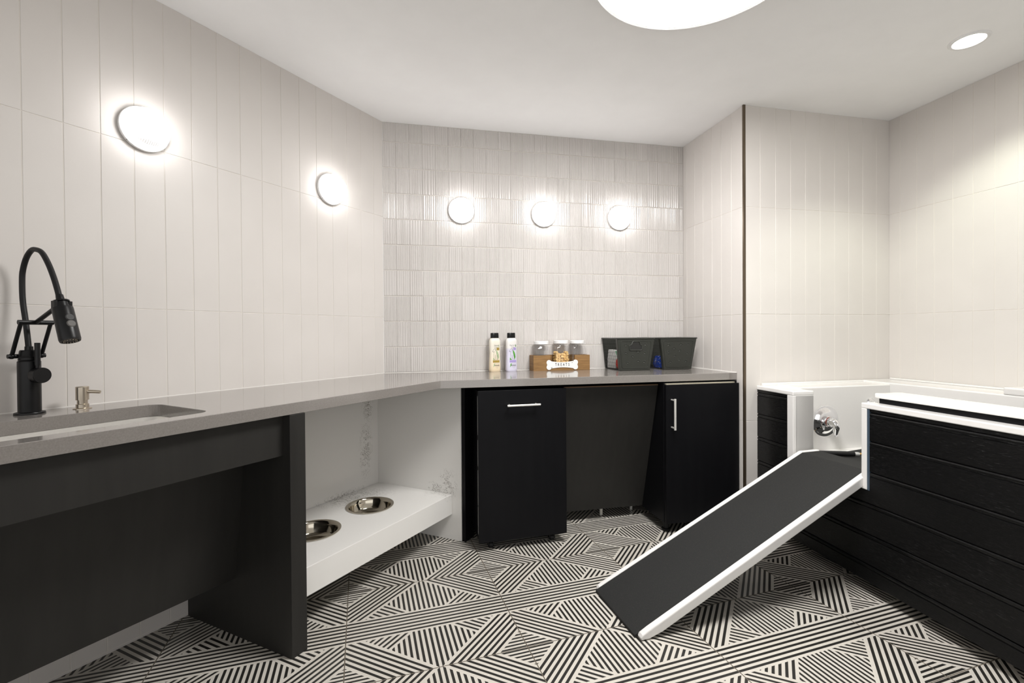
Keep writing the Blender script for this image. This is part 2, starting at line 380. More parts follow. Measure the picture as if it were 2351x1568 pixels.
# ------------------------------------------------------------------ countertop + sink
SK = (1.262, 1.83, 0.19, 0.531)     # s0 s1 d0 d1
def toC(x, y):
    q = K - Vector((x, y)); return (q.dot(tC), q.dot(nC))
outer = [(3.6, 0.0), (0.0, 0.0), toC(XB, YA), toC(XB, 2.343), toC(0.123, 2.338), (3.6, 0.606)]
outer = [(a, b) for a, b in outer]
hole = rrect(SK[0], SK[1], SK[2], SK[3], 0.045, 8)
ct = thing('countertop', 'long bent grey quartz countertop running around the corner under the wall lights', 'countertop', FC(0.6, 0.3, ZB))
build('slab', plate(FC, outer, [hole], ZB, ZT), M_QUARTZ, ct, bevel=0.0015)
sk = thing('sink', 'stainless steel undermount sink set in the grey counter beside the black faucet', 'sink', FC(1.546, 0.36, ZB - 0.18))
def basin(zt, zb, e=0.0, fl_=0.02):
    rings = []
    for z, ins, r in ((zt, -fl_, 0.05), (zt, e, 0.045), (zt - 0.004, e, 0.045), (zb + 0.03, e + 0.004, 0.045), (zb + 0.008, e + 0.014, 0.045), (zb, e + 0.034, 0.04)):
        rings.append([FC(a, b, z) for a, b in rrect(SK[0] + ins, SK[1] - ins, SK[2] + ins, SK[3] - ins, max(r, 0.01), 8)])
    mb = MB(); mb.loft(rings, True, False)
    n = len(rings[0]); mb.f.append([len(mb.v) - n + i for i in range(n)]); mb.mi.append(0)
    return mb
build('basin', basin(ZB - 0.0005, ZB - 0.132), M_STEEL, sk, smooth=45)
build('drain', MB().lathe(frame(tuple(FC(1.546, 0.36, ZB - 0.132)), 0), [(0.0, 0.002), (0.03, 0.002), (0.043, 0.003), (0.045, 0.0)], 28, False), M_CHROME, sk, smooth=True)

# faucet
FO = FC(1.546, 0.072, ZT); adir = -tC * (-0.15) - nC * 0.989; fa = math.atan2(adir.y, adir.x)
FF = frame(tuple(FO), fa)            # local x forwards over the sink, y lateral (+y = towards camera-left side)
fc = thing('faucet', 'tall matte black pull-down faucet with arching hose beside the sink', 'faucet', FO, fa)
build('base', MB().lathe(FF, [(0.0, 0), (0.035, 0), (0.0355, 0.003), (0.034, 0.006), (0.027, 0.008), (0.0, 0.008)], 40, False), M_MBLACK, fc, smooth=True)
build('body', MB().lathe(FF, [(0.0262, 0.006), (0.0262, 0.159), (0.0255, 0.160), (0.0235, 0.162), (0.0245, 0.165), (0.0235, 0.169), (0.0235, 0.170), (0.0245, 0.174), (0.0225, 0.177), (0.0215, 0.190), (0.0195, 0.194), (0.010, 0.194), (0.0095, 0.205), (0.0, 0.205)], 40), M_MBLACK, fc, smooth=30)
hp = [(-0.001, 0, 0.200), (-0.014, 0, 0.275), (-0.029, 0, 0.344), (-0.031, 0, 0.407), (-0.025, 0, 0.440), (-0.006, 0, 0.474), (0.020, 0, 0.494), (0.042, 0, 0.496), (0.075, 0, 0.485), (0.106, 0, 0.452), (0.133, 0, 0.410), (0.153, 0, 0.369), (0.163, 0, 0.342)]
build('hose', MB().tube([FF(*p) for p in catmull(hp, 6)], 0.0072, 16), M_RUBBER, fc, smooth=True)
ha, hb = Vector((0.163, 0, 0.350)), Vector((0.212, 0, 0.221)); hd = hb - ha
hm = MB().rod(FF(*ha), FF(*hb), [(-0.04, 0.0085), (0.04, 0.0095), (0.05, 0.0095), (0.10, 0.0095), (0.10, 0.0195), (0.13, 0.0200), (0.14, 0.0165), (0.26, 0.0165), (0.26, 0.0235), (0.30, 0.0240), (0.96, 0.0245), (1.0, 0.0230), (1.0, 0.0190), (0.985, 0.0185)], 36)
sh = build('spray_head', hm, M_MBLACK, fc, smooth=30)
# tabs between collar and barrel
tb = MB()
for yy in (-0.017, 0.017):
    c_ = ha + hd * 0.20; tb.box(lambda x, y, z: FF(c_.x + x, c_.y + y, c_.z + z), -0.009, 0.009, yy - 0.004, yy + 0.004, -0.013, 0.013)
build('collar_tab', tb, M_MBLACK, fc, bevel=0.001)
camd = (Vector((0, 0, H)) - FF(*ha)); camd.z = 0; camd.normalize()
camd2 = (camd + Vector((-camd.y, camd.x, 0)) * 0.45).normalized()
for k, f_ in enumerate((0.53, 0.67)):
    c_ = FF(*(ha + hd * f_)); side = (camd2 - (FF(*hb) - FF(*ha)).normalized() * camd2.dot((FF(*hb) - FF(*ha)).normalized())).normalized()
    build('button', MB().rod(c_ + side * 0.020, c_ + side * 0.0262, [(0, 0.0105), (0.7, 0.0105), (1, 0.0085)], 24), mat('button_black' if k == 0 else 'button_grey', (0.03, 0.03, 0.03) if k == 0 else (0.10, 0.095, 0.09), 0.6), sh, smooth=30)
noz = MB()
ax = (FF(*hb) - FF(*ha)).normalized(); u_ = ax.orthogonal().normalized(); w_ = ax.cross(u_)
for i in range(14):
    a = 2 * PI * i / 14; p = FF(*hb) - ax * 0.002 + (u_ * math.cos(a) + w_ * math.sin(a)) * 0.0145; noz.rod(p, p + ax * 0.004, [(0, 0.0014), (1, 0.001)], 8)
build('nozzle_ring', noz, M_NICKEL, sh)
ar = MB()
for yy in (-0.034, 0.034):
    ar.rod(FF(-0.012, yy, 0.176), FF(0.040, yy, 0.274), [(0, 0.0052), (1, 0.0052)], 16)
ar.rod(FF(-0.012, -0.043, 0.176), FF(-0.012, 0.043, 0.176), [(0, 0.0066), (1, 0.0066)], 18)
ar.rod(FF(0.040, -0.040, 0.277), FF(0.040, 0.040, 0.277), [(0, 0.0070), (1, 0.0070)], 18)
ar.sphere((-0.012, -0.034, 0.176), 0.0085, F=FF); ar.sphere((-0.012, 0.034, 0.176), 0.0085, F=FF)
build('support_arm', ar, M_MBLACK, fc, smooth=40)
br = MB(); br.rod(FF(0.040, 0, 0.277), FF(0.150, 0, 0.322), [(0, 0.0062), (1, 0.0062)], 16); br.sphere((0.152, 0, 0.322), 0.0085, F=FF)
build('bracket', br, M_MBLACK, fc, smooth=40)
# handle barrel towards the room and lever upright
hdn = (camd * 0.85 + Vector((-camd.y, camd.x, 0)) * 0.52).normalized(); hz0 = FF(0, 0, 0.118); hz1 = hz0 + hdn * 0.056
hnd = build('handle', MB().rod(hz0, hz1, [(0.3, 0.0155), (0.52, 0.0175), (0.53, 0.0165), (0.56, 0.0165), (0.57, 0.0225), (0.97, 0.0235), (1.0, 0.0225)], 32), M_MBLACK, fc, smooth=30)
lv = hz0 + hdn * 0.036
build('lever', MB().rod(lv, lv + Vector((0, 0, 0.098)), [(0, 0.005), (0.30, 0.005), (0.30, 0.0068), (0.99, 0.0068), (1.0, 0.0062)], 20), M_MBLACK, hnd, smooth=30)

sp_o = FC(1.428, 0.088, ZT); FS = frame(tuple(sp_o), 0)
sd = thing('soap_dispenser', 'small brushed nickel soap pump set into the counter behind the sink', 'soap dispenser', sp_o)
build('base', MB().lathe(FS, [(0.0, 0), (0.0235, 0), (0.0235, 0.002), (0.0165, 0.004), (0.0165, 0.015), (0.0135, 0.016), (0.0135, 0.030), (0.0, 0.030)], 32, False), M_NICKEL, sd, smooth=30)
build('pump_head', MB().lathe(FS, [(0.0, 0.029), (0.0168, 0.029), (0.0168, 0.070), (0.0155, 0.072), (0.0, 0.072)], 32, False), M_NICKEL, sd, smooth=30)
sdir = (Vector((rt.x, rt.y, 0)) * 0.95 + Vector((fw.x, fw.y, 0)) * 0.3).normalized()
build('spout', MB().tube([sp_o + Vector((0, 0, 0.056)), sp_o + sdir * 0.03 + Vector((0, 0, 0.054)), sp_o + sdir * 0.048 + Vector((0, 0, 0.052))], [0.006, 0.0055, 0.005], 14), M_NICKEL, sd, smooth=True)

# ------------------------------------------------------------------ sink vanity supports
vn = thing('vanity_cabinet', 'open charcoal laminate vanity under the sink with a sloping back panel', 'cabinet', FC(1.5, 0.3, 0))
def pan(F, q, z0, z1): return MB().hexa([F(a, b, z0) for a, b in q], [F(a, b, z1) for a, b in q])
build('side_panel', pan(FC, [(0.983, 0.595), (1.044, 0.596), (1.086, 0.003), (1.025, 0.003)], 0.0, ZB - 0.001), M_BLACK2, vn, bevel=0.0012)
build('side_panel', pan(FC, [(2.45, 0.595), (2.51, 0.595), (2.51, 0.003), (2.45, 0.003)], 0.0, ZB - 0.001), M_BLACK2, vn, bevel=0.0012)
build('apron', MB().box(FC, 1.046, 2.448, 0.543, 0.563, 0.702, ZB - 0.001), M_BLACK2, vn, bevel=0.0004)
kp = MB().hexa([FC(1.064, 0.302, 0.218), FC(2.448, 0.302, 0.218), FC(2.448, 0.284, 0.218), FC(1.066, 0.284, 0.218)],
               [FC(1.060, 0.368, 0.79), FC(2.448, 0.368, 0.79), FC(2.448, 0.350, 0.79), FC(1.062, 0.350, 0.79)])
build('knee_panel', kp, M_BLACK2, vn, bevel=0.001)

# ------------------------------------------------------------------ feeding niche
fn = thing('feeding_station', 'white veined quartz alcove with a low shelf for two dog bowls', 'feeding station', FC(0.5, 0.3, 0))
build('back_panel', MB().box(FC, 0.07, 1.02, 0.003, 0.016, 0.0, ZB - 0.001), M_WHITEQ, fn)
build('side_panel', pan(FC, [(0.022, 0.578), (0.000, 0.576), (0.052, 0.003), (0.074, 0.003)], 0.0, ZB - 0.001), M_WHITEQ, fn, bevel=0.001)
BW = [(0.361, 0.252), (0.700, 0.258)]; BR = 0.118
sh_out = [(0.0715, 0.018), (1.020, 0.018), (0.985, 0.519), (0.0285, 0.519)]
build('shelf', plate(FC, sh_out, [circ(a, b, BR - 0.012, 48) for a, b in BW], 0.218, 0.248), M_WHITEQ, fn, bevel=0.0008)
build('shelf_front', pan(FC, [(0.0285, 0.521), (0.985, 0.521), (0.986, 0.497), (0.031, 0.497)], 0.140, 0.2475), M_WHITEQ, fn, bevel=0.001)
bowl0 = None
for k, (a, b) in enumerate(BW):
    lab = ['polished steel dog bowl in the white shelf, nearer the corner and fully visible', 'polished steel dog bowl in the white shelf, partly hidden by the black side panel'][k]
    if k == 0:
        c0 = FC(a, b, 0.248); FB = frame(tuple(c0), 0)
        bowl0 = thing('dog_bowl', lab, 'bowl', c0, 0, 'steel bowls in the feeding shelf')
        build('bowl', MB().lathe(FB, [(BR, 0.0015), (BR, 0.004), (BR - 0.003, 0.005), (BR - 0.010, 0.0045), (BR - 0.015, 0.001), (BR - 0.018, -0.012), (BR - 0.028, -0.042), (BR - 0.040, -0.052), (BR - 0.060, -0.056), (0.0, -0.056), (0.0, -0.058), (BR - 0.038, -0.055), (BR - 0.020, -0.030), (BR - 0.0135, 0.0)], 56, False), M_POL, bowl0, smooth=50)
    else:
        c_ = copy_tree(bowl0); c_.location = FC(a, b, 0.248); c_['label'] = lab

# black filler panel between niche and bin
fp = thing('filler_panel', 'narrow black laminate panel between the white niche and the pull-out bin', 'panel', FC(-0.02, 0.59, 0))
build('panel', pan(FC, [(0.020, 0.603), (0.018, 0.580), (-0.060, 0.580), (-0.060, 0.603)], 0.0, ZB - 0.001), M_BLACK, fp, bevel=0.001)

# ------------------------------------------------------------------ pull-out bin cabinet
bx0, bx1, by0, by1 = 0.312, 0.788, 2.333, 2.355
bang = math.atan2(by1 - by0, bx1 - bx0); FBn = frame((bx0, by0, 0), bang); bw = math.hypot(bx1 - bx0, by1 - by0)
bc = thing('rolling_bin_cabinet', 'black rolling cabinet with a horizontal bar handle at the left of the back run', 'cabinet', FBn(bw / 2, 0.2, 0), bang)
dr = build('door', MB().box(FBn, 0, bw, 0, 0.019, 0.05, 0.827), M_BLACK, bc, bevel=0.0012)
build('body', MB().box(FBn, 0.004, bw - 0.004, 0.0215, 0.45, 0.055, 0.822), M_BLACK, bc, bevel=0.001)
es = MB()  # grey dashes painted in for light leaking through the gap behind the door
for z0_, z1_ in ((0.60, 0.80), (0.44, 0.575), (0.24, 0.42), (0.09, 0.23)): es.box(FBn, -0.0006, 0.0012, 0.016, 0.0215, z0_, z1_)
build('light_leak_strip', es, M_GREYP, bc)
hdl = MB(); hdl.rod(FBn(0.146, -0.032, 0.750), FBn(0.322, -0.032, 0.750), [(0, 0.0055), (1, 0.0055)], 16)
for xx in (0.162, 0.306): hdl.rod(FBn(xx, -0.032, 0.750), FBn(xx, 0.001, 0.750), [(0, 0.0042), (1, 0.0042)], 12)
build('handle', hdl, M_STEEL, dr, smooth=40)
for xx, yy in ((0.07, 0.05), (bw - 0.07, 0.05), (0.07, 0.38), (bw - 0.07, 0.38)):
    cm = MB(); cm.rod(FBn(xx - 0.011, yy, 0.0175), FBn(xx + 0.011, yy, 0.0175), [(0, 0.0155), (0.15, 0.0175), (0.85, 0.0175), (1, 0.0155)], 20)
    cm.box(FBn, xx - 0.016, xx + 0.016, yy - 0.014, yy + 0.014, 0.036, 0.055); cm.box(FBn, xx - 0.016, xx - 0.012, yy - 0.010, yy + 0.010, 0.014, 0.04); cm.box(FBn, xx + 0.012, xx + 0.016, yy - 0.010, yy + 0.010, 0.014, 0.04)
    build('caster', cm, M_RUBBER, bc)

# centre sloping knee panel
kc = thing('knee_space_panel', 'tall sloping charcoal panel between the bin cabinet and the door cabinet', 'panel', (1.08, 2.5, 0.06))
X0, X1 = 0.790, 1.350
kq = lambda y0, y1: None
build('panel', MB().hexa([FW(X0, 2.592, 0.066), FW(X1, 2.592, 0.066), FW(X1, 2.610, 0.066), FW(X0, 2.610, 0.066)],
                         [FW(X0, 2.393, 0.821), FW(X1 - 0.003, 2.393, 0.821), FW(X1 - 0.003, 2.411, 0.821), FW(X0, 2.411, 0.821)]), M_BLACK2, kc, bevel=0.0008)
build('top_edge', MB().box(FW, X0, X1 - 0.003, 2.3935, 2.4105, 0.8212, 0.827), M_EDGE, kc)
for x_, y_ in ((1.114, 2.668), (1.332, 2.706)):
    build('leg', MB().rod((x_, y_, 0.001), (x_, y_, 0.20), [(0, 0.010), (1, 0.010)], 16), M_PVC if x_ < 1.2 else M_STEEL, kc, smooth=40, label='white pipe leg' if x_ < 1.2 else 'grey steel pipe leg')
build('rail', MB().box(FW, X0, X1, 2.66, 2.72, 0.20, 0.24), M_BLACK, kc)

# right door cabinet
rc = thing('door_cabinet', 'black base cabinet with a vertical bar handle at the right end of the counter', 'cabinet', (1.57, 2.5, 0))
build('body', MB().box(FW, 1.351, XB - 0.003, 2.342, YA - 0.02, 0.060, ZB - 0.006), M_BLACK, rc, bevel=0.001)
d2 = build('door', MB().box(FW, 1.353, XB - 0.006, 2.318, 2.338, 0.060, 0.829), M_BLACK, rc, bevel=0.0012)
build('top_strip', MB().box(FW, 1.358, XB - 0.03, 2.3245, 2.341, 0.8300, 0.836), M_ALU, rc)
hdl = MB(); hdl.box(FW, 1.380, 1.391, 2.278, 2.284, 0.585, 0.757)
for zz in (0.596, 0.748): hdl.box(FW, 1.3815, 1.3895, 2.284, 2.319, zz - 0.0035, zz + 0.0035)
build('handle', hdl, M_STEEL, d2, bevel=0.001)
for x_, y_ in ((1.385, 2.38), (1.78, 2.38), (1.385, 2.80), (1.78, 2.80)):
    build('foot', MB().rod((x_, y_, 0.0005), (x_, y_, 0.061), [(0, 0.024), (0.2, 0.024), (0.25, 0.016), (1, 0.016)], 20), M_RUBBER, rc, smooth=30)
build('rear_rail', MB().box(FW, bx1 + 0.01, 1.35, YA - 0.05, YA - 0.02, 0.74, ZB - 0.002), M_BLACK, kc)

# ------------------------------------------------------------------ ceiling lamps
LX, LY, LR = 0.938, 1.357, 0.376
lp = thing('ceiling_light', 'large round white drum ceiling light at the top edge of the picture', 'ceiling light', (LX, LY, ZC))
FLm = frame((LX, LY, ZC), 0)
build('ring', MB().lathe(FLm, [(LR - 0.012, -0.040), (LR - 0.003, -0.044), (LR, -0.040), (LR, -0.001), (LR - 0.012, -0.001)], 96, False), M_GREYP, lp, smooth=40)
build('diffuser', MB().lathe(FLm, [(0.0, -0.041), (LR - 0.012, -0.040), (LR - 0.012, -0.030), (0, -0.030)], 96, False), M_BIG, lp, smooth=30)
dn = thing('recessed_downlight', 'small round recessed downlight in the ceiling above the tub', 'downlight', (2.394, 1.585, ZC))
FDn = frame((2.394, 1.585, ZC), 0)
build('trim_ring', MB().lathe(FDn, [(0.0545, -0.002), (0.056, -0.006), (0.066, -0.006), (0.071, -0.001), (0.071, 0.001), (0.0545, 0.001)], 56, False), M_WHITEP, dn, smooth=40)
build('lens', MB().lathe(FDn, [(0.0, -0.0015), (0.0545, -0.0015), (0.0545, 0.0), (0.0, 0.0)], 48, False), M_DOWN, dn)

sl = bpy.data.lights.new('downlight_beam', 'SPOT'); sl.energy = 34; sl.color = (0.95, 1.0, 0.84); sl.spot_size = math.radians(118); sl.spot_blend = 0.55; sl.shadow_soft_size = 0.05
so_ = bpy.data.objects.new('downlight_beam', sl); COL.objects.link(so_); so_.parent = dn; so_.location = (0, 0, -0.012)
# wall sconces: base plate, frosted ribbed dome
def sconce_mat():
    m = mat('ribbed_lit_glass', (0.85, 0.85, 0.85), 0.15, emit=(1.0, 0.975, 0.97), es=1.0); t = NT(m)
    tc = t.node('ShaderNodeTexCoord'); sp = t.node('ShaderNodeSeparateXYZ'); t.l.new(tc.outputs['Object'], sp.inputs[0])
    x, z = sp.outputs[0], sp.outputs[2]
    dp = t.m_('MULTIPLY', sp.outputs[1], -1.0)
    mz = t.m_('MINIMUM', t.m_('MAXIMUM', t.m_('DIVIDE', t.m_('SUBTRACT', t.m_('ABSOLUTE', z), 0.036), 0.018), 0.0), 1.0)
    front = t.m_('GREATER_THAN', dp, 0.052)
    rib = t.m_('ADD', 0.5, t.m_('MULTIPLY', t.m_('SINE', t.m_('MULTIPLY', x, 2 * PI / 0.0066)), 0.5))
    kf = t.m_('SUBTRACT', 1.0, t.m_('MULTIPLY', mz, t.m_('ADD', 0.945, t.m_('MULTIPLY', rib, 0.035))))
    k = t.m_('ADD', t.m_('MULTIPLY', front, kf), t.m_('MULTIPLY', t.m_('SUBTRACT', 1.0, front), 0.8))
    t.l.new(t.m_('MULTIPLY', k, L_SCONCE), t.b.inputs['Emission Strength'])
    return m
M_SCON = sconce_mat()
def make_sconce(pos, rotz, label):
    """local -y points into the room"""
    F = frame(pos, rotz)
    r_ = thing('wall_sconce', label, 'wall light', pos, rotz, 'round ribbed glass wall lights')
    def ring(rr, y): return [F(rr * math.cos(2 * PI * i / 72), -y, rr * math.sin(2 * PI * i / 72)) for i in range(72)]
    build('base_plate', MB().loft([ring(0.074, 0.001), ring(0.079, 0.001), ring(0.080, 0.003), ring(0.080, 0.014), ring(0.078, 0.016), ring(0.070, 0.016)]), M_WHITEP, r_, smooth=35)
    rings = []
    for j in range(13):
        a = j / 12 * PI / 2; rr = 0.0745 * math.cos(a) ** 0.45 if j < 12 else 0.0005; y = 0.016 + 0.060 * math.sin(a)
        R_ = []
        for i in range(120):
            th = 2 * PI * i / 120; x = rr * math.cos(th)
            R_.append(F(x, -(y + 0.0012 * math.cos(x * 2 * PI / 0.0066) * (1 if j > 0 else 0)), rr * math.sin(th)))
        rings.append(R_)
    build('glass_shade', MB().loft(rings), M_SCON, r_, smooth=60)
    build('screw', MB().rod(F(-0.0565, -0.012, -0.0565), F(-0.0580, -0.012, -0.0580), [(0, 0.0032), (1, 0.0022)], 10), M_CHROME, r_)
    return r_
s0 = make_sconce((0.288, YA - 0.001, 1.883), 0.0, 'round lit wall light on the fluted tile, above the shampoo bottles')
for x_, lab in ((0.817, 'round lit wall light on the fluted tile, middle of the three'), (1.338, 'round lit wall light on the fluted tile, above the dark baskets')):
    c_ = copy_tree(s0); c_.location = (x_, YA - 0.001, 1.883); c_['label'] = lab
for s_, lab in ((1.215, 'round lit wall light on the left wall, larger in view and nearer the faucet'), (0.385, 'round lit wall light on the left wall, nearer the corner')):
    c_ = copy_tree(s0); c_.location = FC(s_, 0.001, 1.885); c_.rotation_euler = (0, 0, CA); c_['label'] = lab

# ------------------------------------------------------------------ washing tub
tubo = FT(0.9, 0.2, 0)
tb_ = thing('dog_wash_tub', 'raised white dog washing tub clad in black woodgrain boards at the right wall', 'tub', tubo, TA)
SZ0 = 0.057; GTOP = 0.8145; T_END = -2.3
def siding(mb, t0, t1, z0, z1):
    gz = [0.767, 0.646, 0.516, 0.382, 0.252, 0.122]
    pts = []
    z = z1; pts.append((0.0, z1))
    for g in gz:
        if not (z0 + 0.012 < g < z1 - 0.010): continue
        # bead: narrow deep line, rounded roll, small step
        pts += [(0.0, g + 0.012), (0.007, g + 0.0105), (0.007, g + 0.008), (0.0020, g + 0.0065), (-0.0002, g + 0.002), (0.0004, g - 0.004), (0.0030, g - 0.008), (0.0035, g - 0.010), (0.0, g - 0.0115)]
    pts.append((0.0, z0))
    # front skin with thickness
    f = [FT(t0, o_, z_) for o_, z_ in pts]; b = [FT(t1, o_, z_) for o_, z_ in pts]
    back0 = [FT(t0, 0.012, z0), FT(t0, 0.012, z1)]; back1 = [FT(t1, 0.012, z0), FT(t1, 0.012, z1)]
    mb.prism(f + back0, b + back1)
sd_ = MB(); siding(sd_, T_END, 2.3735, SZ0, 0.447); siding(sd_, 2.142, 2.3735, 0.447, 0.7915); siding(sd_, T_END, 1.6895, 0.447, 0.7915)
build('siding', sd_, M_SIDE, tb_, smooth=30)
wl = MB()
wl.box(FT, T_END, 1.690, 0.013, 0.160, SZ0, GTOP - 0.020)      # right front wall core
wl.box(FT, T_END, 1.690, 0.056, 0.160, GTOP - 0.020, 0.836)
wl.box(FT, 1.690, 2.10, 0.013, 0.115, SZ0, 0.445)
wl.box(FT, 2.10, 2.3735, 0.013, 0.115, SZ0, GTOP - 0.021)
build('front_wall', wl, M_TUB, tb_)
rim = MB(); rim.box(FT, 2.100, 2.3735, -0.004, 0.118, 0.792, GTOP); build('rim', rim, M_TUB, tb_, bevel=0.005, seg=3)
build('opening_frame', MB().box(FT, 2.100, 2.142, -0.003, 0.117, 0.447, 0.7925), M_TUB, tb_, bevel=0.003)
build('opening_sill', MB().box(FT, 1.690, 2.142, -0.003, 0.115, 0.447, 0.474), M_TUB, tb_, bevel=0.003)
gt_ = MB(); gt_.box(FT, T_END, 1.716, -0.004, 0.0555, 0.7915, GTOP); gt_.box(FT, 1.6905, 1.716, -0.004, 0.0555, 0.447, 0.7930)
build('gate_frame', gt_, M_TUB, tb_, bevel=0.004, seg=3)
build('gate_strip', MB().box(FT, T_END, 1.682, 0.0500, 0.0555, GTOP - 0.002, 0.8362), M_BLACK, tb_)
build('rim', MB().box(FT, T_END, 1.6935, 0.038, 0.168, 0.836, 0.8565), M_TUB, tb_, bevel=0.005, seg=3)
build('sealant_strip', MB().box(FT, 1.6795, 1.6905, -0.0008, 0.010, 0.447, 0.7912), M_BLUEC, tb_)
ins = MB()
jx = FT(2.19, 0.115, 0).x
ins.hexa([FT(2.19, 0.1145, 0.30), FW(2.615, 2.105, 0.30), FW(2.615, YA2 - 0.002, 0.30), FT(2.366, 0.1145, 0.30)],
         [FT(2.19, 0.1145, 0.820), FW(2.615, 2.105, 0.820), FW(2.615, YA2 - 0.002, 0.820), FT(2.366, 0.1145, 0.820)])
ins.box(FW, 2.612, XR - 0.002, -2.3, YA2 - 0.002, 0.30, 0.828)
ins.box(FW, 2.612, XR - 0.002, 0.7, 1.596, 0.8275, 0.861)
build('liner', ins, M_TUB, tb_, bevel=0.006, seg=3)
lip = MB(); lip.box(FW, 1.925, XR - 0.002, YA2 - 0.022, YA2 - 0.002, 0.8120, 0.829); lip.box(FW, XR - 0.022, XR - 0.002, 1.598, YA2 - 0.020, 0.8275, 0.838)
build('back_lip', lip, M_TUB, tb_, bevel=0.004)
bs = MB(); bs.hexa([FT(-2.3, 0.114, 0.30), FW(2.614, -2.3, 0.30), FW(2.614, 2.107, 0.30), FT(2.2, 0.114, 0.30)], [FT(-2.3, 0.114, 0.478), FW(2.614, -2.3, 0.478), FW(2.614, 2.107, 0.478), FT(2.2, 0.114, 0.478)])
build('tub_floor', bs, M_TUB, tb_)
tm = MB(); tm.hexa([FT(-2.2, 0.165, 0.479), FW(2.60, -2.2, 0.479), FW(2.60, 2.095, 0.479), FT(2.08, 0.165, 0.479)], [FT(-2.2, 0.165, 0.486), FW(2.60, -2.2, 0.486), FW(2.60, 2.095, 0.486), FT(2.08, 0.165, 0.486)])
build('floor_mat', tm, M_MAT, tb_)
build('plinth', MB().box(FT, T_END, 2.35, 0.10, 0.70, 0.0, 0.30), M_BLACK, tb_)

# mixer valve on the end wall of the tub
VX, VY, VZ = 2.170, 2.105, 0.635
vo = thing('shower_valve', 'round chrome shower mixer valve with lever on the white tub end wall', 'valve', (VX, VY, VZ))
FV = lambda x, y, z: Vector((VX + x, VY - z, VZ + y))     # z out of wall
build('escutcheon', MB().lathe(FV, [(0.088, 0.0005), (0.088, 0.004), (0.083, 0.007), (0.074, 0.006), (0.068, 0.007), (0.055, 0.016), (0.045, 0.019), (0.034, 0.020), (0.0, 0.020)], 64, False), M_CHROME, vo, smooth=50)
build('gasket', MB().lathe(FV, [(0.094, 0.0003), (0.0935, 0.002), (0.088, 0.002), (0.0, 0.001)], 64, False), M_WHITEP, vo, smooth=50)
build('stem', MB().lathe(FV, [(0.030, 0.018), (0.030, 0.030), (0.026, 0.032), (0.026, 0.046), (0.0, 0.046)], 40, False), M_CHROME, vo, smooth=35)
build('indicator_band', MB().lathe(FV, [(0.0265, 0.034), (0.0265, 0.040)], 40, False), mat('red_band', (0.16, 0.02, 0.01), 0.3), vo, recalc=False)
hl = MB()
pts = [(0.0, 0.0, 0.040), (0.0, 0.0, 0.058), (0.002, -0.008, 0.068), (0.004, -0.024, 0.071), (0.008, -0.046, 0.064), (0.011, -0.062, 0.060), (0.012, -0.074, 0.064)]
hl.tube([FV(*p) for p in catmull(pts, 5)], [0.024 - 0.0145 * min(1, i / 26) for i in range(31)], 20)
build('lever', hl, M_CHROME, vo, smooth=60)
so = thing('shower_bracket', 'small chrome fitting on the tub end wall just left of the black gate strip', 'fitting', (2.470, 2.105, 0.722))
FV2 = lambda x, y, z: Vector((2.470 + x, 2.105 - z, 0.722 + y))
build('plate', MB().lathe(FV2, [(0.026, 0.0005), (0.026, 0.006), (0.020, 0.012), (0.012, 0.014), (0.012, 0.030), (0.009, 0.034), (0.0, 0.035)], 32, False), M_CHROME, so, smooth=40)
# hose end resting on the mat
hs = thing('shower_hose', 'black hose end with a grey collar and brass tip lying on the tub mat', 'hose', (2.1, 1.9, 0.486))
P0, P1 = Vector((1.99, 1.99, 0.500)), Vector((2.165, 1.925, 0.5005))
dv = (P1 - P0).normalized()
build('tube', MB().tube([P0 + dv * -0.02, P0, P0.lerp(P1, 0.5), P1], [0.0125, 0.0125, 0.0128, 0.0125], 18), M_RUBBER, hs, smooth=40)
build('collar', MB().rod(P1, P1 + dv * 0.024, [(0, 0.0095), (0.6, 0.0095), (1, 0.0075)], 18), M_GREYP, hs, smooth=30)
build('brass_tip', MB().rod(P1 + dv * 0.024, P1 + dv * 0.055, [(0, 0.0065), (1, 0.0060)], 16), M_BRASS, hs, smooth=30)

# ------------------------------------------------------------------ ramp
RO = Vector((2.069, 0.0)); e1 = Vector((-0.142, -1.119)); RL = e1.length; e1.normalize(); e2 = Vector((-e1.y, e1.x)) * -1
if e2.x > 0: e2 = -e2
RWd = 0.3595; SLP = (0.520 - 0.022) / RL
def FR(a, b, h_):      # a down the ramp (negative = flat top in the tub opening), b across from left rail, h above surface line
    q = RO + e1 * a + e2 * b; z_ = 0.520 - (SLP * a if a > 0 else 0)
    return FT(q.x, q.y, z_ + h_)
rp = thing('ramp', 'white edged dog ramp with black rubber surface leaning from the floor to the tub', 'ramp', FR(RL / 2, RWd / 2, -0.25))
def rail(b0, b1):
    rings = []
    for a, dp, top in ((-0.115, 0.040, 0.0), (-0.0005, 0.040, 0.0), (0.03, 0.044, 0.0), (RL - 0.09, 0.044, 0.0), (RL - 0.035, 0.044, 0.0), (RL - 0.006, 0.026, -0.002), (RL, 0.018, -0.010)):
        zmin = 0.002
        hb_ = [FR(a, b0, top), FR(a, b1, top), FR(a, b1, -dp), FR(a, b0, -dp)]
        for q in hb_: q.z = max(q.z, zmin)
        rings.append(hb_)
    return MB().loft(rings)
build('rail', rail(0.0, 0.022), M_TUB, rp, bevel=0.006, seg=3)
build('rail', rail(RWd - 0.026, RWd), M_TUB, rp, bevel=0.007, seg=3)
rings = []
for a in (-0.112, -0.0005, 0.02, RL * 0.5, RL - 0.02, RL + 0.012):
    R_ = [FR(a, 0.021, -0.005), FR(a, RWd - 0.025, -0.005), FR(a, RWd - 0.025, -0.020), FR(a, 0.021, -0.020)]
    if a > RL: R_[0].z = R_[1].z = 0.012
    for q in R_: q.z = max(q.z, 0.0015)
    rings.append(R_)
